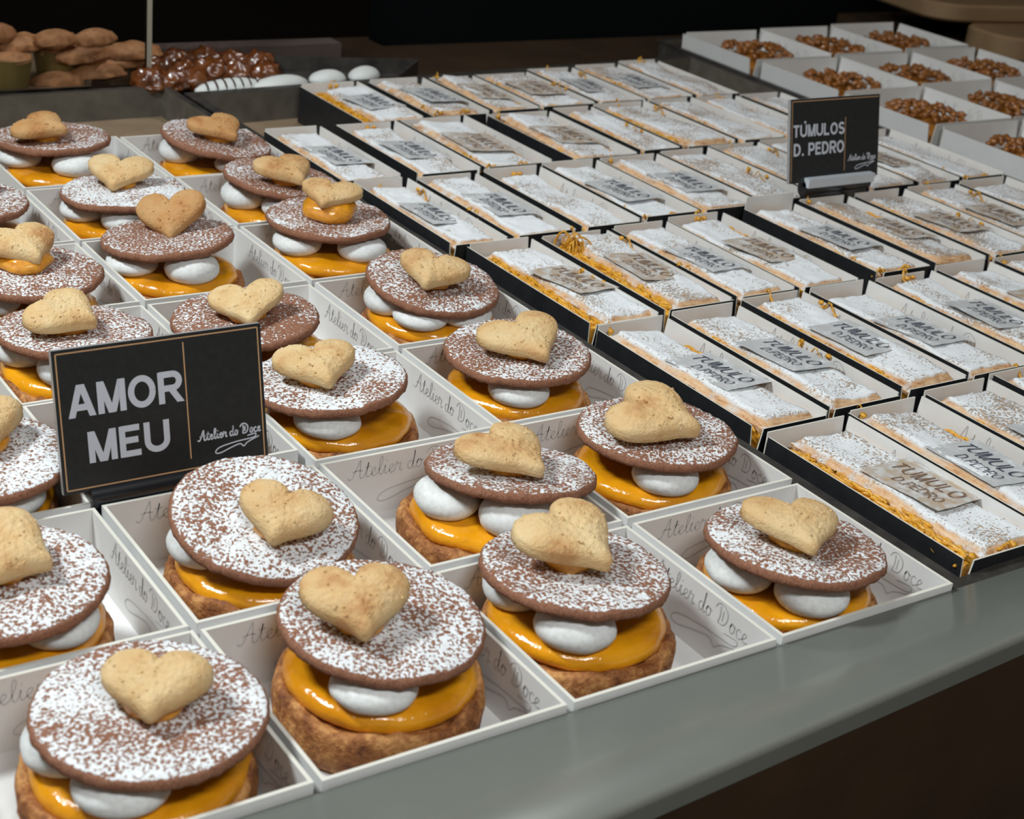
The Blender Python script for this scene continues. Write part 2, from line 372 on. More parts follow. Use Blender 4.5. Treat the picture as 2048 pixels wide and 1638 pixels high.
def panel_box(x0, x1, y0, y1, z1, seed, out, name, label, grp, flare=.012, gap=.03, t=.008, logo_right=True, backup=0, zb=FL + .025, side=True):
    """open box of four separate card panels"""
    rnd = random.Random(seed); w, l = x1 - x0, y1 - y0; h = z1 - zb; b = MB()
    b.hexa([(t, t, 0), (w - t, t, 0), (w - t, l - t, 0), (t, l - t, 0), (t, t, .006), (w - t, t, .006), (w - t, l - t, .006), (t, l - t, .006)], [out] + [0] * 5)
    def pan(a, c, nrm, hh):        # bottom edge a->c, nrm points outwards
        a, c, nrm = Vector(a), Vector(c), Vector(nrm); f = flare * rnd.uniform(.3, 1.4); d = (c - a).normalized()
        g0, g1 = gap * rnd.uniform(.25, 1.1), gap * rnd.uniform(.25, 1.1)
        up = Vector((0, 0, hh)); ta, tc = a + up + nrm * f + d * g0, c + up + nrm * f - d * g1
        i = nrm * -t
        # winding: inner face then outer
        b.hexa([a + i, c + i, c, a, ta + i, tc + i, tc, ta], [out, 1, 0, 1, out, 1] if True else None)
        return a, c, ta, tc, nrm
    pan((0, 0, 0), (w, 0, 0), (0, -1, 0), h + rnd.uniform(-.01, .005))
    B = pan((w, l, 0), (0, l, 0), (0, 1, 0), h + backup + rnd.uniform(-.008, .01))
    Rr = pan((w, 0, 0), (w, l, 0), (1, 0, 0), h + rnd.uniform(-.006, .01))
    pan((0, l, 0), (0, 0, 0), (-1, 0, 0), h + rnd.uniform(-.01, .006))
    if logo_right:
        a, c, ta, tc, nn = Rr
        def fn(u, v):
            k = v / h; y = c.y - u; x = w + (ta.x - w) * k - t - .0022; return (x, y, v)
        logo(b, fn, l * .22, h * .55, l * .60, .0045, 2)
    o = obj(name, b.mesh(name, [m_paper, m_edge, m_print, m_blackcard]), None, (x0, y0, zb))
    return tag(o, label, 'box', grp)

# ------------------------------------------------------------------ tart parts
def cookie_mesh(seed):
    b = MB(); N = 140; r0 = .382; rows = []
    prof = [(0.02, -.026), (.55, -.028), (.93, -.025), (.985, -.015), (1.0, .0), (.99, .016), (.965, .026)] + [(.965 - .945 * k / 12, .028 + .012 * math.sin(k / 12 * 1.5)) for k in range(1, 13)]
    for q, (rr, z) in enumerate(prof):
        row = []
        for j in range(N):
            a = 2 * math.pi * j / N; ca, sa = math.cos(a), math.sin(a)
            k = 1 + .018 * nz(ca * 1.6 + seed * 3, sa * 1.6) + .012 * nz(ca * 9 + seed, sa * 9, z * 30) + (.012 * nz(ca * 24 + seed, sa * 24, z * 90) if rr > .9 else 0)
            x, y = ca * rr * r0 * k, sa * rr * r0 * k
            dz = .010 * nz(x * 7 + seed, y * 7) + .006 * nz(x * 42, y * 42, seed)
            row.append((x, y, z + dz))
        rows.append(row)
    b.grid(rows, 0, True); b.cap(rows[0], 0, True); b.cap(rows[-1], 0)
    return b.mesh('cookie', [m_cookie])
def heart_mesh(seed, plump=1.0, notch=1.0):
    # outline, polar around the middle
    pts = []
    for i in range(400):
        t = 2 * math.pi * i / 400
        x = 16 * math.sin(t) ** 3; y = 13 * math.cos(t) - 5 * notch * math.cos(2 * t) - 2 * math.cos(3 * t) - math.cos(4 * t)
        pts.append((math.atan2(y + 1, x), math.hypot(x, y + 1)))
    pts.sort(); N = 120; rad = []
    for j in range(N):
        a = -math.pi + 2 * math.pi * j / N
        c = [r for an, r in pts if abs(an - a) < .06 or abs(abs(an - a) - 2 * math.pi) < .06]; rad.append(sum(c) / max(len(c), 1))
    for _ in range(1): rad = [(rad[j - 1] + 2 * rad[j] + rad[(j + 1) % N]) / 4 for j in range(N)]
    def near(j, a0, d): return abs((-180 + 360 * j / N) - a0) < d
    for a0, d, it in ((-90, 24, 7), (90, 26, 3)):
        for _ in range(it): rad = [(rad[j - 1] + 2 * rad[j] + rad[(j + 1) % N]) / 4 if near(j, a0, d) else rad[j] for j in range(N)]
    sc_ = .0112; b = MB(); rows = []
    fr = [.06, .3, .5, .68, .82, .91, .965, 1.0]
    def row(f, side):
        out = []
        for j in range(N):
            a = -math.pi + 2 * math.pi * j / N; r = rad[j] * sc_ * f * (1 + .02 * nz(math.cos(a) * 2 + seed, math.sin(a) * 2))
            x, y = r * math.cos(a), r * math.sin(a)
            puff = (1 - f ** 2.6) ** .62 if f < 1 else 0
            lump = 1 + .32 * nz(x * 7 + seed * 5, y * 7, seed)
            if side > 0: z = .018 + .048 * plump * puff * lump + .003 * nz(x * 55 + seed, y * 55) * (.5 + puff) + .004 * nz(x * 22, y * 22, seed)
            else: z = -.016 - .014 * puff
            out.append((x, y, z))
        return out
    for f in fr: rows.append(row(f, -1))
    rows.append([(x * .985, y * .985, .0) for x, y, z in row(1.0, -1)])
    up = []
    for k in range(len(fr) * 3):
        f = 1 - (k / (len(fr) * 3)) * .96; up.append(row(f, 1))
    rows += up
    b.grid(rows, 0, True); b.cap(rows[0], 0, True); b.cap(rows[-1], 0)
    # loose sugar crumbs baked on
    rnd = random.Random(seed)
    for _ in range(22):
        a = rnd.randrange(N); f = math.sqrt(rnd.random()) * .97; aa = -math.pi + 2 * math.pi * a / N; r = rad[a] * sc_ * f
        x, y = r * math.cos(aa), r * math.sin(aa); puff = (1 - f ** 2.6) ** .62; z = .018 + .048 * plump * puff * (1 + .32 * nz(x * 7 + seed * 5, y * 7, seed))
        q = blob(*(rnd.uniform(.004, .007) for _ in range(3)), rnd.random() * 9, .3, 2, 6, 4)
        i = len(b.v); b.v += [(vx + x, vy + y, vz + z) for vx, vy, vz in q.v]; b.f += [tuple(i + e for e in ff) for ff in q.f]; b.mi += q.mi; b.sm += q.sm
    return b.mesh('heart_biscuit', [m_heart])
def base_mesh(seed):
    b = MB(); N = 130; rows = []
    prof = [(.93, 0), (.98, .02), (1.0, .06), (1.01, .11), (1.01, .15), (1.0, .18), (.96, .20), (.91, .19), (.5, .16), (.02, .16)]
    for rr, z in prof:
        row = []
        for j in range(N):
            a = 2 * math.pi * j / N; ca, sa = math.cos(a), math.sin(a)
            k = 1 + .035 * nz(ca * 2 + seed, sa * 2, z * 6) + .022 * nz(ca * 9 + seed, sa * 9, z * 30) + .014 * nz(ca * 26 + seed, sa * 26, z * 70)
            zz = z * (1 + .22 * nz(ca * 1.7 + seed, sa * 1.7) * (z > .1)) + (.012 * nz(ca * 8, sa * 8, seed) if z > .1 else 0)
            row.append((ca * rr * .385 * k, sa * rr * .385 * k, max(zz, 0)))
        rows.append(row)
    b.grid(rows, 0, True); b.cap(rows[0], 0, True); b.cap(rows[-1], 0); return b.mesh('cake_base', [m_crust])
def curd_mesh(seed):
    b = MB(); N = 64; rows = []
    prof = [(.80, .15), (.90, .165), (.955, .19), (.95, .215), (.90, .237), (.80, .248), (.6, .25), (.3, .252), (.02, .255)]
    for rr, z in prof:
        row = []
        for j in range(N):
            a = 2 * math.pi * j / N; ca, sa = math.cos(a), math.sin(a)
            k = 1 + .05 * nz(ca * 1.8 + seed, sa * 1.8) + .015 * nz(ca * 5 + seed, sa * 5)
            drip = -.03 * max(0, nz(ca * 2.2 + seed * 2, sa * 2.2)) if z < .2 else 0
            row.append((ca * rr * .375 * k, sa * rr * .375 * k, z + drip + .012 * nz(ca * rr * 4, sa * rr * 4, seed)))
        rows.append(row)
    b.grid(rows, 0, True); b.cap(rows[0], 0, True); b.cap(rows[-1], 0); return b.mesh('curd', [m_curd])
def mer_mesh(seed):
    b = MB(); N = 28; rows = []
    for i in range(17):
        ph = -math.pi / 2 + math.pi * i / 16; row = []
        for j in range(N):
            a = 2 * math.pi * j / N; c = max(math.cos(ph), .0) ** .72
            k = 1 + .05 * nz(math.cos(a) * 1.5 + seed, math.sin(a) * 1.5, ph)
            row.append((c * math.cos(a) * .158 * k, c * math.sin(a) * .145 * k, .088 * math.sin(ph) * (1 + .05 * nz(a, ph, seed))))
        rows.append(row)
    b.grid(rows, 0, True); return b.mesh('meringue', [m_mer])
COOK = [cookie_mesh(i * 1.7 + .3) for i in range(4)]
HEARTS = [heart_mesh(1.3, 1.0, 1.0), heart_mesh(4.1, 1.25, .8), heart_mesh(7.7, .85, 1.1), heart_mesh(11.9, 1.1, .9)]
BASES = [base_mesh(i * 2.9 + .7) for i in range(3)]; CURDS = [curd_mesh(i * 3.3 + .2) for i in range(3)]
MERS = [mer_mesh(i * 2.1) for i in range(4)]
DOLL = [blob(1, 1, 1, 3 + i, .16, 1.6, 28, 14).mesh('dollop', [m_curd]) for i in range(2)]
CR = Vector((.83389, -.55185, 0)); CF = Vector((.5916, .8062, 0))      # camera's right and forward, level
TG = 'layered tarts topped with heart biscuits'
def tart(key, cell, disc, pitch, roll, hc, tip, hp, hr, mers, dust, tan, hs=1.0, dol=.10, doh=.07, zc=.1, label='', box=None, boxlabel=None):
    seed = sum(ord(c) * (i + 3) for i, c in enumerate(key)); rnd = random.Random(seed)
    c, r = cell
    bx = box or (c + .015, c + .985, r + .02, r + .985)
    tart_box(*bx, boxlabel, seed)
    P = bp(disc[0], disc[1], zc) if disc else Vector((c + .52, r + .58, zc))
    zf = FL + .035
    base = Vector((min(max(P.x * .75 + (bx[0] + bx[1]) / 2 * .25, bx[0] + .41), bx[1] - .41), min(max(P.y * .75 + (bx[2] + bx[3]) / 2 * .25, bx[2] + .41), bx[3] - .41), zf))
    t = thing('layered_tart', base, label, 'tart', TG)
    off = P - base
    rz = rnd.uniform(0, 6.28)
    obj('cake_base', BASES[seed % 3], t, (0, 0, 0), (0, 0, rz))
    obj('curd_layer', CURDS[(seed + 1) % 3], t, (off.x * .25, off.y * .25, .012), (0, 0, rz + 1))
    tilt = Matrix.Rotation(R_(roll), 3, CF) @ Matrix.Rotation(R_(pitch), 3, CR)
    nrm = tilt @ Vector((0, 0, 1))
    for q, a in enumerate(mers):
        d = CR * math.cos(R_(a)) + CF * math.sin(R_(a)); p = Vector((off.x, off.y, 0)) * .45 + d * .240
        ztop = (off.z - .035) - (nrm.x * (p.x - off.x) + nrm.y * (p.y - off.y)) / nrm.z
        zb = .245; hh = max(ztop - zb + .012, .07)
        obj('meringue', MERS[(seed + q) % 4], t, (p.x, p.y, zb + hh / 2 - .004), (0, 0, math.atan2(d.y, d.x) + math.pi / 2), (1, 1, hh / .176))
    ck = obj('cocoa_cookie', COOK[seed % 4], t, off, (tilt @ Matrix.Rotation(rnd.uniform(0, 6.28), 3, 'Z')).to_euler())
    ck.color = (1, 1, 1, dust)
    # heart
    zh = zc + .045 + doh + .012
    Hc = bp(hc[0], hc[1], zh); Ht = bp(tip[0], tip[1], zh - .01)
    d = Ht - Hc; yaw = math.atan2(d.y, d.x) + math.pi / 2          # the mesh's tip points to -y
    dxy = Vector((Hc.x - P.x, Hc.y - P.y, 0))
    if dxy.length > .17: dxy *= .17 / dxy.length
    hz = -(nrm.x * dxy.x + nrm.y * dxy.y) / nrm.z
    ht = Matrix.Rotation(R_(hr), 3, CF) @ Matrix.Rotation(R_((hp if hp > 0 else hp * -.25) + 7), 3, CR) @ tilt @ Matrix.Rotation(yaw, 3, 'Z')
    dz = obj('curd_dollop', DOLL[seed % 2], t, off + dxy * .85 + Vector((0, 0, .03 + doh * .45 + hz * .85)), (0, 0, rz), (dol, dol, doh * .75))
    h = obj('heart_biscuit', HEARTS[(seed // 2) % 4], t, off + dxy + Vector((0, 0, .05 + doh + hz)), ht.to_euler(), (hs * 1.13, hs * 1.13, hs * .98))
    h.color = (1, 1, 1, tan)
    return t
F, L_, RR = 270, 185, 0
TARTS = [
 # key cell disc pitch roll heart tip hp hr mers dust tan ...
 dict(key='A', cell=(1, 0), disc=(300, 1425), pitch=1, roll=0, hc=(311, 1368), tip=(292, 1455), hp=3, hr=0, mers=(268, 195, 90), dust=.9, tan=.85, hs=0.88, label='nearest tart, in the lower left corner, with a wide upright heart biscuit', boxlabel='white box in the lower left corner, cut by the bottom of the frame'),
 dict(key='B', cell=(2, 0), disc=(765, 1242), pitch=2, roll=3, hc=(715, 1200), tip=(752, 1300), hp=6, hr=2, mers=(270, 100), dust=.75, tan=.8, hs=0.99, doh=.09, label='tart in the front row whose large crackled heart biscuit leans left, whole meringue below', boxlabel='white box at the bottom with its front left corner in view'),
 dict(key='C', cell=(3, 0), disc=(1150, 1143), pitch=-4, roll=1, hc=(1143, 1075), tip=(1255, 1135), hp=-17, hr=8, mers=(268, 172, 95), dust=.7, tan=.9, hs=1.12, doh=.10, label='tart in the front row with a broken cake edge and a raised pointed heart', boxlabel='white box in the front row, crumbs on its floor, third from the left'),
 dict(key='D', cell=(4, 0), disc=(1590, 1092), pitch=-5, roll=2, hc=(1592, 1050), tip=(1648, 1125), hp=-4, hr=4, mers=(285, 200, 90, 20), dust=.7, tan=.8, hs=1.06, label='rightmost tart of the front row, beside the grey ledge and black tray edge', boxlabel='white box at the right end of the front row, next to the black tray'),
 dict(key='21', cell=(2, 1), disc=(530, 1037), pitch=10, roll=7, hc=(567, 1013), tip=(525, 1098), hp=0, hr=0, mers=(200, 95), dust=.85, tan=.8, hs=0.92, label='tart just in front of the large black sign, cookie tipped toward the viewer', boxlabel='white box directly in front of the large black sign'),
 dict(key='31', cell=(3, 1), disc=(1022, 943), pitch=-9, roll=0, hc=(1016, 908), tip=(1120, 962), hp=-14, hr=6, mers=(205, 290, 90, 20), dust=.8, tan=.85, hs=1.10, label='tart with two white meringues, in the box with the empty white floor corner', boxlabel='white box of the second row whose bare floor corner and back print show'),
 dict(key='41', cell=(4, 1), disc=(1313, 868), pitch=-1, roll=0, hc=(1312, 832), tip=(1430, 868), hp=-10, hr=2, mers=(283, 100), dust=.5, tan=.85, hs=1.22, label='rightmost tart of the second row, heart pointing right toward the pastry slices', boxlabel='white box at the right end of the second row, orange crumb on its back wall'),
 dict(key='11', cell=(1, 1), disc=(2, 1165), pitch=2, roll=0, hc=(15, 1100), tip=(110, 1125), hp=-12, hr=5, mers=(340, 250, 90), dust=.85, tan=.8, label='tart cut by the left edge below the large sign, meringue peeping out right', boxlabel='white box at the left edge below the large sign, its back right floor bare'),
 dict(key='12', cell=(1, 2), disc=(-48, 918), pitch=2, roll=0, hc=(-45, 850), tip=(-10, 900), hp=0, hr=0, mers=(330, 250, 90), dust=1.0, tan=.8, dol=.13, label='heavily sugared tart cut by the left edge, left of the large sign', boxlabel='white box at the left edge, left of the foot of the large sign'),
 dict(key='22', cell=(2, 2), disc=None, pitch=0, roll=0, hc=(330, 790), tip=(360, 840), hp=0, hr=0, mers=(270, 180, 90, 0), dust=.8, tan=.8, zc=.06, label='tart hidden behind the large black sign', boxlabel='white box behind the large black sign', box=(2.015, 2.985, 2.13, 2.99)),
 dict(key='32', cell=(3, 2), disc=(657, 762), pitch=2, roll=-5, hc=(636, 725), tip=(668, 768), hp=-8, hr=3, mers=(270, 90), dust=.95, tan=.9, label='tart touching the right side of the large sign, thickly sugared', boxlabel='white box right of the large sign, printed right wall in view'),
 dict(key='42', cell=(4, 2), disc=(1035, 707), pitch=2, roll=-1, hc=(1050, 674), tip=(1140, 738), hp=2, hr=0, mers=(275, 95), dust=.6, tan=.85, hs=1.12, label='rightmost tart of the third row with a large pale heart pointing lower right', boxlabel='white box at the right end of the third row beside the black tray rim'),
 dict(key='23', cell=(2, 3), disc=(148, 665), pitch=-4, roll=0, hc=(130, 630), tip=(212, 652), hp=-14, hr=4, mers=(190, 280, 90), dust=.6, tan=.9, label='tart above the top left corner of the large sign, flat oval looking heart', boxlabel='white box above the left end of the large sign'),
 dict(key='33', cell=(3, 3), disc=(490, 640), pitch=2, roll=-4, hc=(495, 603), tip=(508, 668), hp=8, hr=-4, mers=(120, 60, 240), dust=.35, tan=.95, hs=0.96, label='tart behind the top right corner of the large sign, heart resting over its edge', boxlabel='white box behind the upper right corner of the large sign'),
 dict(key='43', cell=(4, 3), disc=(865, 568), pitch=5, roll=6, hc=(866, 537), tip=(838, 580), hp=0, hr=-3, mers=(262, 195, 330, 90), dust=.6, tan=.8, label='rightmost tart of the fourth row, meringue standing on bright orange curd', boxlabel='white box at the right end of the fourth row'),
 dict(key='24', cell=(2, 4), disc=(60, 548), pitch=0, roll=0, hc=(45, 488), tip=(118, 535), hp=-8, hr=8, mers=(240, 160, 90), dust=.6, tan=.9, dol=.15, doh=.10, label='tart at the left edge with a puffed heart on a thick orange dollop', boxlabel='white box at the left edge, fifth row from the front'),
 dict(key='34', cell=(3, 4), disc=(335, 477), pitch=-1, roll=-6, hc=(342, 428), tip=(333, 478), hp=28, hr=-4, mers=(215, 310, 90), dust=.35, tan=.25, label='tart with a toasted heart standing up toward the viewer on a bare brown cookie', boxlabel='white box holding the tart with the upright toasted heart'),
 dict(key='44', cell=(4, 4), disc=(657, 440), pitch=0, roll=0, hc=(660, 386), tip=(640, 410), hp=-8, hr=0, mers=(215, 325, 90), dust=.45, tan=.8, dol=.165, doh=.13, hs=0.94, label='tart with a thick orange dollop between heart and cookie, beside the pastry slices', boxlabel='white box at the right end of the fifth row, orange curd inside'),
 dict(key='25', cell=(2, 5), disc=(-76, 406), pitch=0, roll=0, hc=(-80, 360), tip=(-60, 390), hp=0, hr=0, mers=(270, 180, 90), dust=.7, tan=.8, label='tart at the left edge showing only the rim of its cookie', boxlabel='white box at the left edge, sixth row from the front'),
 dict(key='35', cell=(3, 5), disc=(246, 386), pitch=-1, roll=-3, hc=(238, 342), tip=(215, 375), hp=10, hr=2, mers=(200, 290, 90), dust=.9, tan=.85, label='tart with a plump smooth heart in the sixth row, just behind the upright toasted one', boxlabel='white box holding the plump hearted tart of the sixth row'),
 dict(key='45', cell=(4, 5), disc=(563, 361), zc=.11, pitch=-2, roll=6, hc=(582, 354), tip=(620, 375), hp=-8, hr=2, mers=(205, 290, 90), dust=.4, tan=.6, label='tart half hidden behind the one with the thick dollop', boxlabel='white box at the right end of the sixth row'),
 dict(key='36', cell=(3, 6), disc=(105, 278), pitch=-1, roll=-2, hc=(82, 256), tip=(130, 268), hp=-3, hr=0, mers=(200, 315, 90), dust=.5, tan=.3, label='farthest tart at the left, a broad flat toasted heart on it', boxlabel='white box in the far left of the tart tray'),
 dict(key='46', cell=(4, 6), disc=(432, 282), pitch=-1, roll=8, hc=(438, 253), tip=(480, 272), hp=0, hr=0, mers=(190, 320, 90), dust=.5, tan=.25, label='farthest tart on the right, tilted cookie with a small toasted heart', boxlabel='farthest white tart box, next to the empty tray corner'),
]
for d in TARTS: tart(**d)

# ------------------------------------------------------------------ puff pastry slices in long boxes
def crust_mesh(seed, top, l=1.22, w=.46):
    b = MB(); nx, ny = 16, 64; th = .068 if top else .05
    def P(i, j, up):
        u, v = i / nx - .5, j / ny - .5
        ex = 1 + .03 * nz(v * 14, seed, 1) if abs(u) > .45 else 1
        x, y = u * w * ex + .012 * nz(v * 9 + seed, .3), v * l + (.014 * nz(u * 14, seed) if abs(v) > .48 else 0)
        wave = .030 * nz(x * 2.0 + seed, y * 2.0) + .007 * nz(x * 14, y * 14, seed)
        z = wave * (1 if top else .4)
        e = min(nx - i, i, 2) / 2 * min(ny - j, j, 2) / 2
        if up: z += th * (.36 + .64 * min(1, e)) + .0035 * nz(x * 50, y * 50, seed)
        else: z -= .008 * nz(x * 25, y * 25, seed + 4)
        if (i in (0, nx) or j in (0, ny)): x += .018 * nz(y * 30, z * 60, seed); z += .006 * nz(y * 30 + x * 30, seed)
        return (x, y, z)
    b.grid([[P(i, j, True) for i in range(nx + 1)] for j in range(ny + 1)], 0)
    b.grid([[P(i, j, False) for i in range(nx + 1)] for j in range(ny + 1)], 0, flip=True)
    # layered rim
    def rim(seq):
        rows = []
        for k in range(7):
            t = k / 6; row = []
            for (i, j) in seq:
                a, c = Vector(P(i, j, False)), Vector(P(i, j, True)); p = a.lerp(c, t)
                d = Vector((i / nx - .5, (j / ny - .5) * 1, 0)); o = (.007 if k % 2 else -.004) * (1 if 0 < k < 6 else 0)
                if i in (0, nx): p.x += o * (1 if i else -1)
                if j in (0, ny): p.y += o * (1 if j else -1)
                row.append(p)
            rows.append(row)
        b.grid(rows, 0)
    rim([(i, 0) for i in range(nx + 1)] + [(nx, j) for j in range(1, ny + 1)] + [(i, ny) for i in range(nx - 1, -1, -1)] + [(0, j) for j in range(ny - 1, -1, -1)])
    return b.mesh('pastry_sheet', [m_puff])
def filling_mesh(seed, l=1.18, w=.45, h=.165):
    b = MB(); rnd = random.Random(seed); rows = []
    for j in range(49):
        y = (j / 48 - .5) * l; row = []
        for k in range(12):
            a = k / 11 * math.pi; ww = w / 2 * (1 + .05 * nz(y * 8, k * .9, seed)); x = -math.cos(a) * ww if k not in (0, 11) else -math.cos(a) * ww
            z = h * min(1, math.sin(a) * 2.6) * (1 + .1 * nz(y * 9 + seed, k * .7))
            row.append((x, y, z))
        rows.append(row)
    b.grid(rows, 0, flip=True)
    b.face(rows[0], 0); b.face(rows[-1][::-1], 0)
    for q in range(260):
        y = rnd.uniform(-.45, .43) * l; side = -1 if rnd.random() < .85 else 1; dy = rnd.uniform(.07, .17); top = rnd.random() < .5
        if top: x0 = side * w * rnd.uniform(.22, .49); z = h * rnd.uniform(.98, 1.08)
        else: x0 = side * w * rnd.uniform(.49, .52); z = h * rnd.uniform(.05, 1.0)
        pts = []
        for k in range(6):
            pts.append((x0 + (.03 if top else .008) * nz(k * .9, y * 5, z * 9 + q), y + dy * (k / 5 - .5), z + (.012 if top else .03) * nz(k * .8 + y * 3, seed, z * 20 + q)))
        b.tube(pts, rnd.uniform(.008, .013), 0, 5)
    return b.mesh('egg_thread_filling', [m_thread])
def label_mesh(ink, tint, seed):
    b = MB(); w, l = .40, .46; k = .03
    def fn(u, v, e=0): return (v + k * (u / l), -u, .005 * nz(u * 6 + seed, v * 6) + .003 * nz(u * 15, v * 15, seed) + e)
    b.grid([[fn((i / 10 - .5) * l, (j / 8 - .5) * w) for i in range(11)] for j in range(9)], 0)
    f2 = lambda u, v, e=0: fn(u, v, .003 + e)
    block_text(b, 'TUMULO', f2, -.205, .0, .12, .39, .085, 1, .9, .16, .10)
    block_text(b, 'D.PEDRO', f2, -.10, -.125, .085, .27, .075, 1, .9, .1, .08)
    return b.mesh('paper_label', [tint, ink])
TOPS = [crust_mesh(i * 3.7 + .9, True) for i in range(6)]; BOTS = [crust_mesh(i * 5.1 + 20.3, False) for i in range(2)]
FILLS = [filling_mesh(i * 7 + 1) for i in range(3)]
LABELS = [label_mesh(m_labeltext, m_label, 1), label_mesh(m_labelbrown, m_labeltan, 5), label_mesh(m_labeltext, m_label, 9)]
def strand_mesh(seed, n):
    rnd = random.Random(seed); b = MB()
    for _ in range(n):
        x, y = rnd.choice([(-.25, rnd.uniform(-.5, .5)), (.25, rnd.uniform(-.5, .5)), (rnd.uniform(-.2, .2), .61), (rnd.uniform(-.2, .2), rnd.uniform(-.5, .5))])
        p = Vector((x * .96, y, -.02)); a = rnd.uniform(0, 6.28); pts = []
        for k in range(7):
            pts.append(tuple(p)); a += rnd.uniform(-.7, .7); p = p + Vector((.022 * math.cos(a) * .7, .03 * math.sin(a), .03 * math.sin(k / 6 * 3.1 + .2) * (1 if k < 3 else -1)))
        b.tube(smooth(pts, 3), rnd.uniform(.004, .008), 0, 5)
        if rnd.random() < .5:
            q = blob(.018, .022, .014, rnd.random() * 9, .4, 2, 8, 5); i = len(b.v); b.v += [(vx + x, vy + y, vz + .01) for vx, vy, vz in q.v]; b.f += [tuple(i + e for e in ff) for ff in q.f]; b.mi += q.mi; b.sm += q.sm
    return b.mesh('loose_egg_threads', [m_thread])
STR = [strand_mesh(i * 3 + 2, 1 + i % 3) for i in range(6)]
ORD = ['first', 'second', 'third', 'fourth', 'fifth', 'sixth', 'seventh', 'eighth', 'ninth', 'tenth', 'eleventh']
ROWN = ['front row', 'second row', 'third row', 'fourth row', 'fifth row', 'rearmost row']
SG = 'sugar dusted pastry slices in long boxes'; BG = 'long black boxes with white insides'
def slice_(x0, x1, y0, y1, row, i, shift, lift, tilt, lab, dust, dz=0, backup=0, labely=-.03, tops=None):
    seed = row * 31 + i * 7 + 5; rnd = random.Random(seed); pos = 'leftmost' if i == 0 else ORD[i] + ' from the left'
    panel_box(x0, x1, y0, y1, dz, seed, 3, 'pastry_box', f'long black pastry box with white inside, {pos}, {ROWN[row]} of slices', BG, backup=backup)
    cx, cy = (x0 + x1) / 2, (y0 + y1) / 2; zf = FL + .035
    sx, sy = (x1 - x0 - .03) / .48, (y1 - y0 - .05) / 1.25
    look = 'egg threads along its side' if shift > .03 else ('dark lettered grey label' if lab in (0, 2) else ('stained label' if lab == 1 else 'plain sugared top'))
    t = thing('pastry_slice', (cx, cy, zf), f'pastry slice with {look}, {pos}, {ROWN[row]}', 'pastry', SG)
    root = t
    obj('bottom_crust', BOTS[seed % 2], t, (-.01, 0, .008), (0, 0, 0), (sx * .97, sy, 1)).color = (1, 1, 1, 0)
    obj('egg_thread_filling', FILLS[seed % 3], t, (-.01 if shift > .03 else .012, 0, .05), (0, 0, 0), (sx * (.93 if shift > .03 else .86), sy, 1.08 + lift * .7))
    zt = .05 + .165 * (1 + lift * .7) - .004
    rot = Euler((R_(rnd.uniform(-1.6, 1.2)), R_(tilt * .6 + 2.2 + rnd.uniform(-1.6, 1.6)), R_(rnd.uniform(-2, 2))))
    tp = obj('top_crust', TOPS[seed % 6 if tops is None else tops], t, (shift * .75 + .004, 0, zt), rot, (sx * (.90 - shift * .7), sy, 1)); tp.color = (1, 1, 1, dust)
    if lab is not None:
        o = obj('paper_label', LABELS[lab], t); o.matrix_basis = tp.matrix_basis @ Matrix.Translation(Vector((rnd.uniform(-.015, .03), labely, .079)) * S) @ Matrix.Rotation(R_(rnd.uniform(-5, 5)), 4, 'Z') @ Matrix.Diagonal((1, 1 / sy, 1, 1))
    tag(obj('loose_egg_threads', STR[seed % 6], t, (0, 0, zt + .06), (0, 0, math.pi * (seed % 2)), (sx, sy, 1)), kind='stuff')
    return root
def tuft_mesh():
    rnd = random.Random(8); b = MB()
    for q in range(22):
        a = rnd.uniform(0, 6.28); r = rnd.uniform(.0, .06); hh = rnd.uniform(.06, .17); dx, dy = rnd.uniform(-.06, .10), rnd.uniform(-.10, .06)
        pts = [(r * math.cos(a), r * math.sin(a), 0), (r * math.cos(a) + dx * .2, r * math.sin(a) + dy * .3, hh * .7), (dx * .6, dy * .6, hh), (dx * 1.1, dy * 1.1, hh * .75), (dx * 1.3, dy * 1.3, hh * .3)]
        b.tube(smooth(pts, 4), rnd.uniform(.0045, .008), 0, 5)
    return b.mesh('egg_thread_tuft', [m_thread])
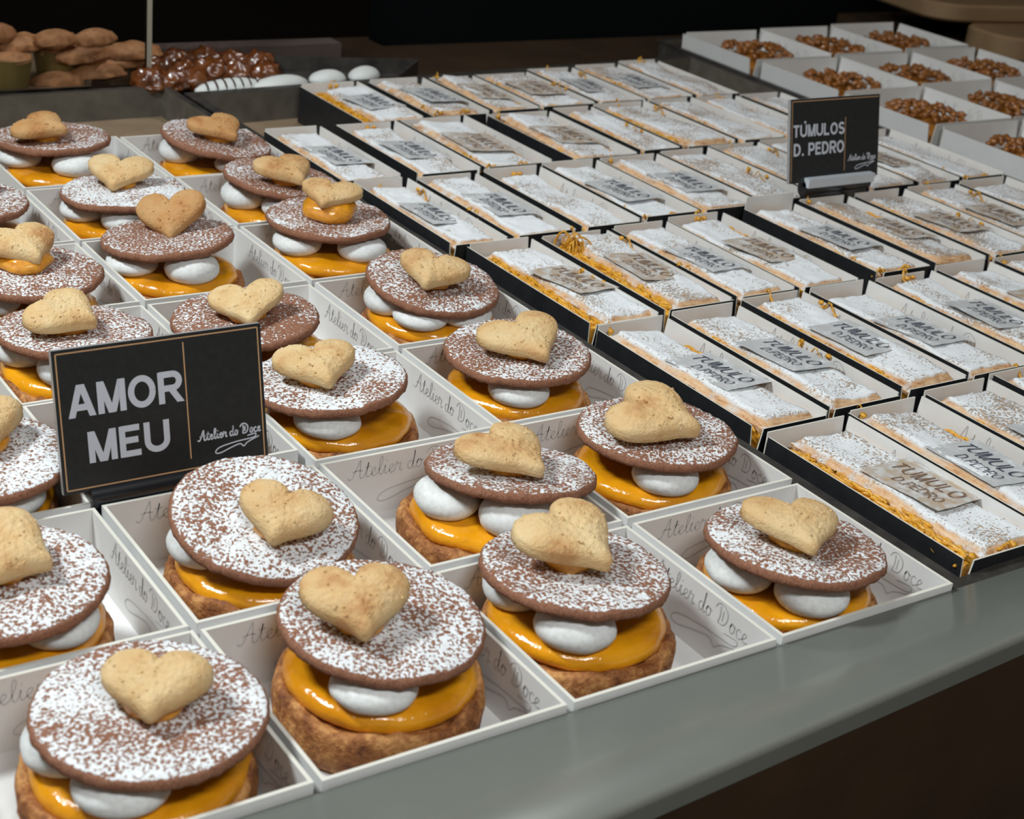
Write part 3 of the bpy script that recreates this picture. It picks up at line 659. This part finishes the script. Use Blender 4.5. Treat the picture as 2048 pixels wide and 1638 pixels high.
# x0, x1, y0, y1, shift, lift, tilt, label, dust
ROWS = [
 [(5.20, 5.75, .13, 1.44, .10, .05, -1, 1, .75), (5.82, 6.34, .16, 1.50, .0, .0, 0, 0, .8), (6.42, 6.92, .17, 1.52, .01, .05, -1, 0, .6), (6.99, 7.5, .2, 1.56, 0, 0, 0, 0, .8)],
 [(5.21, 5.70, 1.52, 2.88, .02, .05, -2, 0, .8), (5.77, 6.27, 1.56, 2.91, .0, .1, 1, 2, .85), (6.34, 6.82, 1.58, 2.94, .025, .2, -3, 0, .85), (6.89, 7.40, 1.60, 2.94, .0, -.1, 0, 0, .85), (7.49, 7.98, 1.60, 2.95, .02, .1, -1, 2, .8), (8.07, 8.58, 1.62, 2.97, .05, .05, -1, 1, .8), (8.65, 9.15, 1.64, 2.98, 0, 0, 0, 0, .8)],
 [(5.22, 5.71, 2.94, 4.27, .09, .1, -2, 1, .9), (5.79, 6.30, 2.96, 4.27, .07, .25, 2, 1, .7), (6.37, 6.82, 2.99, 4.29, .01, .15, -1, 0, .85), (6.88, 7.37, 2.99, 4.34, .0, .1, 1, 1, .9), (7.60, 8.08, 3.02, 4.36, .0, .15, 0, 0, .7), (8.15, 8.64, 3.02, 4.39, .0, .2, 1, 1, .2), (8.72, 9.23, 3.04, 4.39, .04, .1, -1, 1, .45), (9.29, 9.80, 3.04, 4.39, .03, .1, -1, 1, .6), (9.87, 10.42, 3.04, 4.39, .0, .1, 0, None, .7)],
 [(5.15, 5.56, 4.32, 5.62, .03, -.05, 0, 0, 1.1), (5.63, 6.10, 4.33, 5.59, .0, .15, 1, 0, 1.0), (6.20, 6.68, 4.36, 5.61, .03, -.05, 0, None, .8), (6.73, 7.22, 4.40, 5.64, .0, .05, 0, 2, 1.1), (7.28, 7.82, 4.42, 5.66, .03, .1, -2, 0, .8), (7.89, 8.36, 4.46, 5.70, .0, .1, 0, None, .6), (8.42, 8.92, 4.47, 5.74, .05, .1, 0, None, .8), (8.98, 9.46, 4.47, 5.76, 0, .1, 0, None, .7), (9.52, 9.98, 4.47, 5.77, .0, .05, 0, 1, .5), (10.04, 10.5, 4.47, 5.77, 0, .05, 0, None, .8)],
 [(5.09, 5.55, 5.66, 6.90, .01, .05, 0, 0, .9), (5.70, 6.20, 5.66, 6.92, .02, .0, 1, 0, .9), (6.28, 6.86, 5.68, 6.95, .02, .1, -1, 1, 1.0), (7.07, 7.68, 5.70, 6.93, .04, .15, -1, 1, .7), (7.78, 8.16, 5.76, 7.0, .07, .1, -1, None, .7), (8.22, 8.76, 5.78, 7.03, .03, .2, 0, None, .6), (8.83, 9.30, 5.80, 7.04, .0, .15, 0, None, .5), (9.36, 9.82, 5.81, 7.04, .0, .1, 0, None, .6), (9.88, 10.36, 5.81, 7.03, 0, .1, 0, None, .7)],
 [(5.97, 6.50, 6.97, 8.08, .13, .1, -6, 0, .8), (6.63, 7.14, 6.99, 8.10, .0, .3, 3, 0, .5), (7.22, 7.66, 7.02, 8.10, .0, .3, 0, 1, .5), (7.71, 8.26, 7.06, 8.12, .0, .3, 0, 1, .5), (8.33, 8.82, 7.08, 8.22, .0, .1, 0, 0, .6), (8.88, 9.38, 7.09, 8.24, .0, .2, 0, 0, .5), (9.45, 9.93, 7.09, 8.32, .0, .2, 0, None, .5)],
]
for r, row in enumerate(ROWS):
    for i, a in enumerate(row):
        sl = slice_(*a[:4], r, i, *a[4:], backup=.07 if (r, i) == (2, 4) else 0)
        if (r, i) == (2, 1): tag(obj('egg_thread_tuft', tuft_mesh(), sl, (-.14, .50, .22)), kind='stuff')

# ------------------------------------------------------------------ price signs
def sign(loc, label, lines, holder, right_border=True, W=.91, Hh=.60, lean=13, hx=(.1, .72), hz=.1):
    t = thing('price_sign', loc, label, 'sign')
    card = MB(); th = .028
    card.hexa([(0, 0, 0), (W, 0, 0), (W, th, 0), (0, th, 0), (0, 0, Hh), (W, 0, Hh), (W, th, Hh), (0, th, Hh)], [1, 1, 0, 1, 0, 1])
    lm = Matrix.Rotation(R_(-lean), 4, 'X'); zb = -FL + hz
    c = obj('card', card.mesh('card', [m_signblack, m_signedge]), t, (0, 0, zb), (R_(-lean), 0, 0))
    fn = lambda u, v, e=0: (u, -.0015 - e, v)
    tx = MB()
    for s, u0, u1, v, hh in lines: block_text(tx, s, fn, u0 * W, (1 - v) * Hh, hh * Hh, (u1 - u0) * W, .20, 0, None, 0, .09)
    obj('lettering', tx.mesh('lettering', [m_signwhite]), c)['label'] = 'pale grey capital letters'
    lg = MB(); logo(lg, fn, .655 * W, .215 * Hh, .315 * W, .0065, 0); obj('shop_script', lg.mesh('script', [m_signwhite]), c)['label'] = 'thin white handwritten script with a flourish'
    g = MB(); e = .016; q = .006
    def ln(a, c_): g.ribbon([a, c_], q, fn, 0)
    ln((e, e), (e, Hh - e)); ln((e, Hh - e), (W - e, Hh - e)); ln((.61 * W, .10 * Hh), (.61 * W, (.94 if right_border else .75) * Hh))
    if right_border: ln((W - e, Hh - e), (W - e, e)); ln((W - e, e), (e, e))
    obj('gold_lines', g.mesh('gold_lines', [m_gold]), c)['label'] = 'thin gold border and divider'
    h = MB(); x0, x1 = hx; N = 14; rows = []
    for x in (x0, x1):
        rows.append([(x, .016 + .045 * math.cos(2 * math.pi * k / N), zb - .045 + .06 * math.sin(2 * math.pi * k / N)) for k in range(N)])
    h.grid(rows, 0, True, smooth=True); h.cap(rows[0], 0); h.cap(rows[1], 0, True)
    h.box(x0 + .02, x1 - .02, -.012, .044, .012, zb - .05, 0)
    if holder is m_holderw: h.box(x0, x1, -.05, .01, zb - .03, zb + .035, 1)
    obj('holder', h.mesh('holder', [m_holder, m_holderw]), t)
    return t
sign((1.872, 2.022, FL), 'large black sign reading AMOR MEU, leaning among the tart boxes', [('AMOR', .055, .595, .475, .225), ('MEU', .13, .515, .805, .22)], m_holder, hx=(.11, .62), hz=.055)
sign((8.06, 4.42, FL), 'small looking black sign naming the slices, far right on the long boxes', [("TU'MULOS", .03, .60, .45, .145), ('D. PEDRO', .04, .60, .675, .15)], m_holderw, right_border=False, W=.90, hz=.12, hx=(.15, .82))

# ------------------------------------------------------------------ nut tartlets at the far right
NG = 'caramelised nut tartlets'
tray('black tray at the far right carrying the nut tartlet boxes', [(10.75, 2.4), (14.6, 2.6), (14.4, 9.75), (10.93, 9.55)], FL, -.12)
def nut_mesh(seed):
    rnd = random.Random(seed); b = MB()
    for _ in range(85):
        a = rnd.uniform(0, 6.28); r = .38 * math.sqrt(rnd.random()); x, y = r * math.cos(a), r * math.sin(a); z = .13 + .055 * (1 - (r / .39) ** 2) + rnd.uniform(-.01, .035)
        q = blob(rnd.uniform(.03, .06), rnd.uniform(.02, .035), rnd.uniform(.02, .032), rnd.random() * 20, .35, 1.5, 8, 6); rot = Euler((rnd.uniform(-.5, .5), rnd.uniform(-.5, .5), rnd.uniform(0, 6))).to_matrix()
        i = len(b.v); b.v += [tuple(rot @ Vector(v) + Vector((x, y, z))) for v in q.v]; b.f += [tuple(i + e for e in ff) for ff in q.f]; b.mi += q.mi; b.sm += q.sm
    return b.mesh('chopped_nuts', [m_nut])
NUTS = [nut_mesh(i + 4) for i in range(3)]
CARB = blob(.40, .40, .15, 2, .05, 2, 36, 12, flat=.05).mesh('caramel_base', [m_caramel])
NCELLS = [(c, r) for r in range(4) for c in range(3)]
NROW = ['nearest', 'second nearest', 'third nearest', 'farthest']
for r in range(6):
    yb = [9.24, 8.0, 6.84, 5.62, 4.42, 3.2][r]
    for c in range(3):
        if (r, c) in ((4, 2), (5, 0), (5, 1), (5, 2)): continue
        x0 = 11.03 + c * 1.12; y1 = yb + .06 * c
        nm = f'{["left", "middle", "right"][c]} of the {["farthest", "second farthest", "third farthest", "fourth farthest", "nearest"][r]} row at far right'
        panel_box(x0, x0 + 1.05, y1 - 1.1, y1, 0.02, r * 5 + c + 60, 0, 'nut_box', 'pale nut tartlet box, ' + nm, 'pale boxes of nut tartlets', flare=.03, gap=.04)
        t = thing('nut_tartlet', (x0 + .52, y1 - .55, FL + .035), 'glossy chopped nut tartlet, ' + nm, 'tartlet', NG)
        obj('caramel_base', CARB, t, (0, 0, .012), (0, 0, r + c), (1.05, 1.05, 1.6)); tag(obj('chopped_nuts', NUTS[(r + c) % 3], t, (0, 0, .10), (0, 0, r * 2 + c)), kind='stuff')

# ------------------------------------------------------------------ behind: buns, iced pastries, breads
BT = -.13; b = MB(); q = [(4.75, 8.62), (7.0, 8.25), (7.45, 8.70), (5.1, 9.28)]
b.hexa([(*p, BT - .15) for p in q] + [(*p, BT) for p in q], [0] * 6)
for a, c in ((q[2], q[3]), (q[1], q[2])):
    d = (Vector(c) - Vector(a)).normalized(); nn = Vector((d.y, -d.x)) * .025
    b.hexa([(*a, BT), (*c, BT), (c[0] + nn.x, c[1] + nn.y, BT), (a[0] + nn.x, a[1] + nn.y, BT), (*a, .0), (*c, .0), (c[0] + nn.x, c[1] + nn.y, .0), (a[0] + nn.x, a[1] + nn.y, .0)], [0] * 6)
tag(obj('serving_tray', b.mesh('tray', [m_tray])), 'dark tray of glazed buns behind the tart tray', 'tray')
BUN = [blob(.24, .22, .19, i * 3 + 1, .32, 3.2, 32, 18, flat=.5).mesh('glazed_bun', [m_bun]) for i in range(3)]
BROWS = [('back', [(350, 124), (408, 122), (464, 123), (520, 128)]), ('middle', [(318, 143), (368, 143), (422, 142), (476, 143), (530, 146)]), ('front', [(300, 162), (345, 164), (388, 160)])]
k = 0
for rw, ps in BROWS:
    for q, (px, py) in enumerate(ps):
        p = bp(px, py, BT + .07); sz = .66 + .05 * math.sin(k * 2.3); k += 1
        o = obj('glazed_bun', BUN[k % 3], None, (p.x, p.y, BT + .05), (0, 0, k * 1.3), (sz, sz, sz))
        tag(o, f'glazed brown bun, {ORD[q]} from the left in the {rw} line of the bun cluster', 'bun', 'glazed buns on the dark tray')
ic = blob(.34, .15, .14, 5, .05, 1.5, 30, 12, flat=.4)
ICE = []
def iced(px, py, lb, drizzle, sx, yaw):
    p = bp(px, py, BT + .03); t = thing('iced_pastry', (p.x, p.y, BT), lb, 'pastry', 'white iced pastries', yaw)
    if not ICE: ICE.append(ic.mesh('icing', [m_white_cream]))
    obj('icing', ICE[0], t, (0, 0, .03), (0, 0, 0), (sx, .8, .62))
    if drizzle:
        d = MB()
        for q in range(-3, 4):
            pts = []
            for k in range(9):
                a = R_(20 + 140 * k / 8); x = (q * .08 + .03 * math.cos(a)) * sx; y = .122 * math.cos(a) * (1 - (q * .08 / .36) ** 2) ** .5; z = .03 + .089 * math.sin(a) * max(.1, 1 - (q * .08 / .36) ** 2) ** .5
                pts.append((x, y, z))
            d.tube(pts, .009, 0, 5)
        obj('chocolate_drizzle', d.mesh('drizzle', [m_drizzle]), t)
iced(462, 178, 'white iced pastry with dark drizzle stripes, in front of the glazed buns', True, 1.0, R_(8))
iced(560, 172, 'white iced pastry right of the striped one, behind the empty tray corner', False, .9, R_(15))
iced(655, 160, 'white rounded pastry piece near the right end of the bun tray', False, .55, R_(10))
iced(728, 153, 'white rounded pastry piece at the right corner of the bun tray', False, .55, R_(30))
tray('brown tray of breads behind the glass at the far left', [(-1.0, 8.75), (4.45, 8.75), (5.0, 10.2), (-.6, 10.9)], FL - .02, -.12, th=.2, liner=True)
def flat_pastry(px, py, lb, sx, sy, yaw, z=.0):
    p = bp(px, py, z); o = obj('flat_pastry', FP[len(lb) % 2], None, (p.x, p.y, z), (0, 0, yaw), (sx * .55, sy * .6, .7)); tag(o, lb, 'pastry', 'brown pastries behind the glass')
FP = [blob(.5, .3, .13, i * 4 + 2, .2, 2.5, 36, 14, flat=.6).mesh('flat_pastry', [m_pastry]) for i in range(2)]
for a in [(235, 120, 'brown flaky pastry lying just left of the glass edge', 1.6, 1.2, .3, -.05), (195, 145, 'brown flaky pastry in front of the right ochre mould', .9, .8, .1, -.1), (190, 80, 'sugared brown pastry at the back, above the right ochre mould', .7, .5, .2, .22), (110, 82, 'brown pastry behind the right ochre mould', .7, .6, .1, .18), (45, 90, 'brown pastry behind the left ochre mould', .9, .7, .5, .14), (0, 70, 'brown pastry in the upper left corner of the bread tray', .5, .4, .3, .25), (120, 165, 'brown pastry at the front of the bread tray', .9, .6, 0, -.16)]:
    flat_pastry(*a)
for a in [(262, 106, 'brown flaky pastry at the back beside the glass edge', 1.0, .9, .2, .02), (160, 112, 'small brown pastry tucked right of the right ochre mould, behind', .9, .8, .4, .04)]: flat_pastry(*a)
def mould(px, py, lb):
    p = bp(px, py, -.14); t = thing('moulded_cake', (p.x, p.y, -.14), lb, 'cake', 'cakes in ochre moulds'); b = MB(); rows = []
    for r, z in [(.15, 0), (.185, .22), (.178, .22), (.17, .18)]: rows.append([(r * math.cos(q / 32 * 6.2832), r * math.sin(q / 32 * 6.2832), z) for q in range(32)])
    b.grid(rows, 0, True, smooth=False); b.cap(rows[0], 0, True); obj('paper_mould', b.mesh('mould', [m_ochre]), t)
    obj('cake_top', blob(.175, .175, .07, px * .1, .25, 3, 30, 12, flat=.6).mesh('cake_top', [m_pastry]), t, (0, 0, .205))
mould(112, 150, 'small cake in an ochre mould, right one of the two behind the glass')
mould(18, 168, 'small cake in an ochre mould cut by the left edge of the frame')
# glass partition with its lit edge
gp = bp(303, 166, -.08); b = MB(); b.box(-7.5, -.03, -.02, .02, 0, 2.6, 0)
g = thing('glass_partition', (gp.x, gp.y + .05, -.09), 'clear upright glass pane left of the thin pale vertical edge', 'glass pane')
obj('pane', b.mesh('pane', [m_glass]), g); b = MB(); b.box(-.03, .012, -.022, .022, 0, 2.6, 0); obj('pane_edge', b.mesh('pane_edge', [m_glassedge]), g)['label'] = 'thin pale edge of the pane'
# dull ledge behind the bun tray and a flat black panel standing in for a dark-clothed figure
p0, p1 = bp(300, 104, 0), bp(700, 118, 0)
b = MB(); b.box(5.15, 7.12, 9.50, 9.72, FL - .1, -.03, 0); tag(obj('back_ledge', b.mesh('ledge', [m_ledgeback])), 'dull brown ledge running behind the bun tray', 'ledge')
b = MB()
for i, (x0, x1, y0, y1) in enumerate([(8.2, 18.5, 10.6, 10.9)]): b.box(x0, x1, y0, y1, -3, 9, 0)
tag(obj('dark_figure_panel', b.mesh('panel', [m_blackwall])), kind='structure')
# tan wooden board and the pale rounded lid at the top right
def rounded_board(w, l, h, r, mt, name, loc, rot, lb, cat):
    b = MB(); rows = []
    out = []
    for cx, cy, a0 in ((w - r, l - r, 0), (r, l - r, 90), (r, r, 180), (w - r, r, 270)):
        out += [(cx + r * math.cos(R_(a0 + q * 9)), cy + r * math.sin(R_(a0 + q * 9))) for q in range(11)]
    for d, z in ((.03, 0), (0, .03), (0, h - .03), (.03, h)): rows.append([(w / 2 + (x - w / 2) * (1 - d / w * 2), l / 2 + (y - l / 2) * (1 - d / l * 2), z) for x, y in out])
    b.grid(rows, 0, True, smooth=False); b.cap(rows[0], 0, True); b.cap(rows[-1], 0)
    tag(obj(name, b.mesh(name, [mt]), None, loc, rot), lb, cat)
p = bp(1825, 42, .12); rounded_board(4.2, 1.6, .2, .4, m_tan, 'wooden_board', (p.x + .25, p.y - .15, .13), (0, 0, -.16), 'tan rounded wooden board in the upper right corner', 'board')
p = bp(1968, 100, .0); b = MB(); b.box(14.62, 20, 7.4, 11.5, -3, -.15, 0); tag(obj('trim_3', b.mesh('side_counter', [m_dark])), kind='structure')
rounded_board(2.2, .9, .268, .35, m_tan, 'bread_loaf', (p.x + .3, p.y - .1, -.14), (0, 0, -.1), 'pale rounded loaf at the right edge behind the nut tartlets', 'bread')
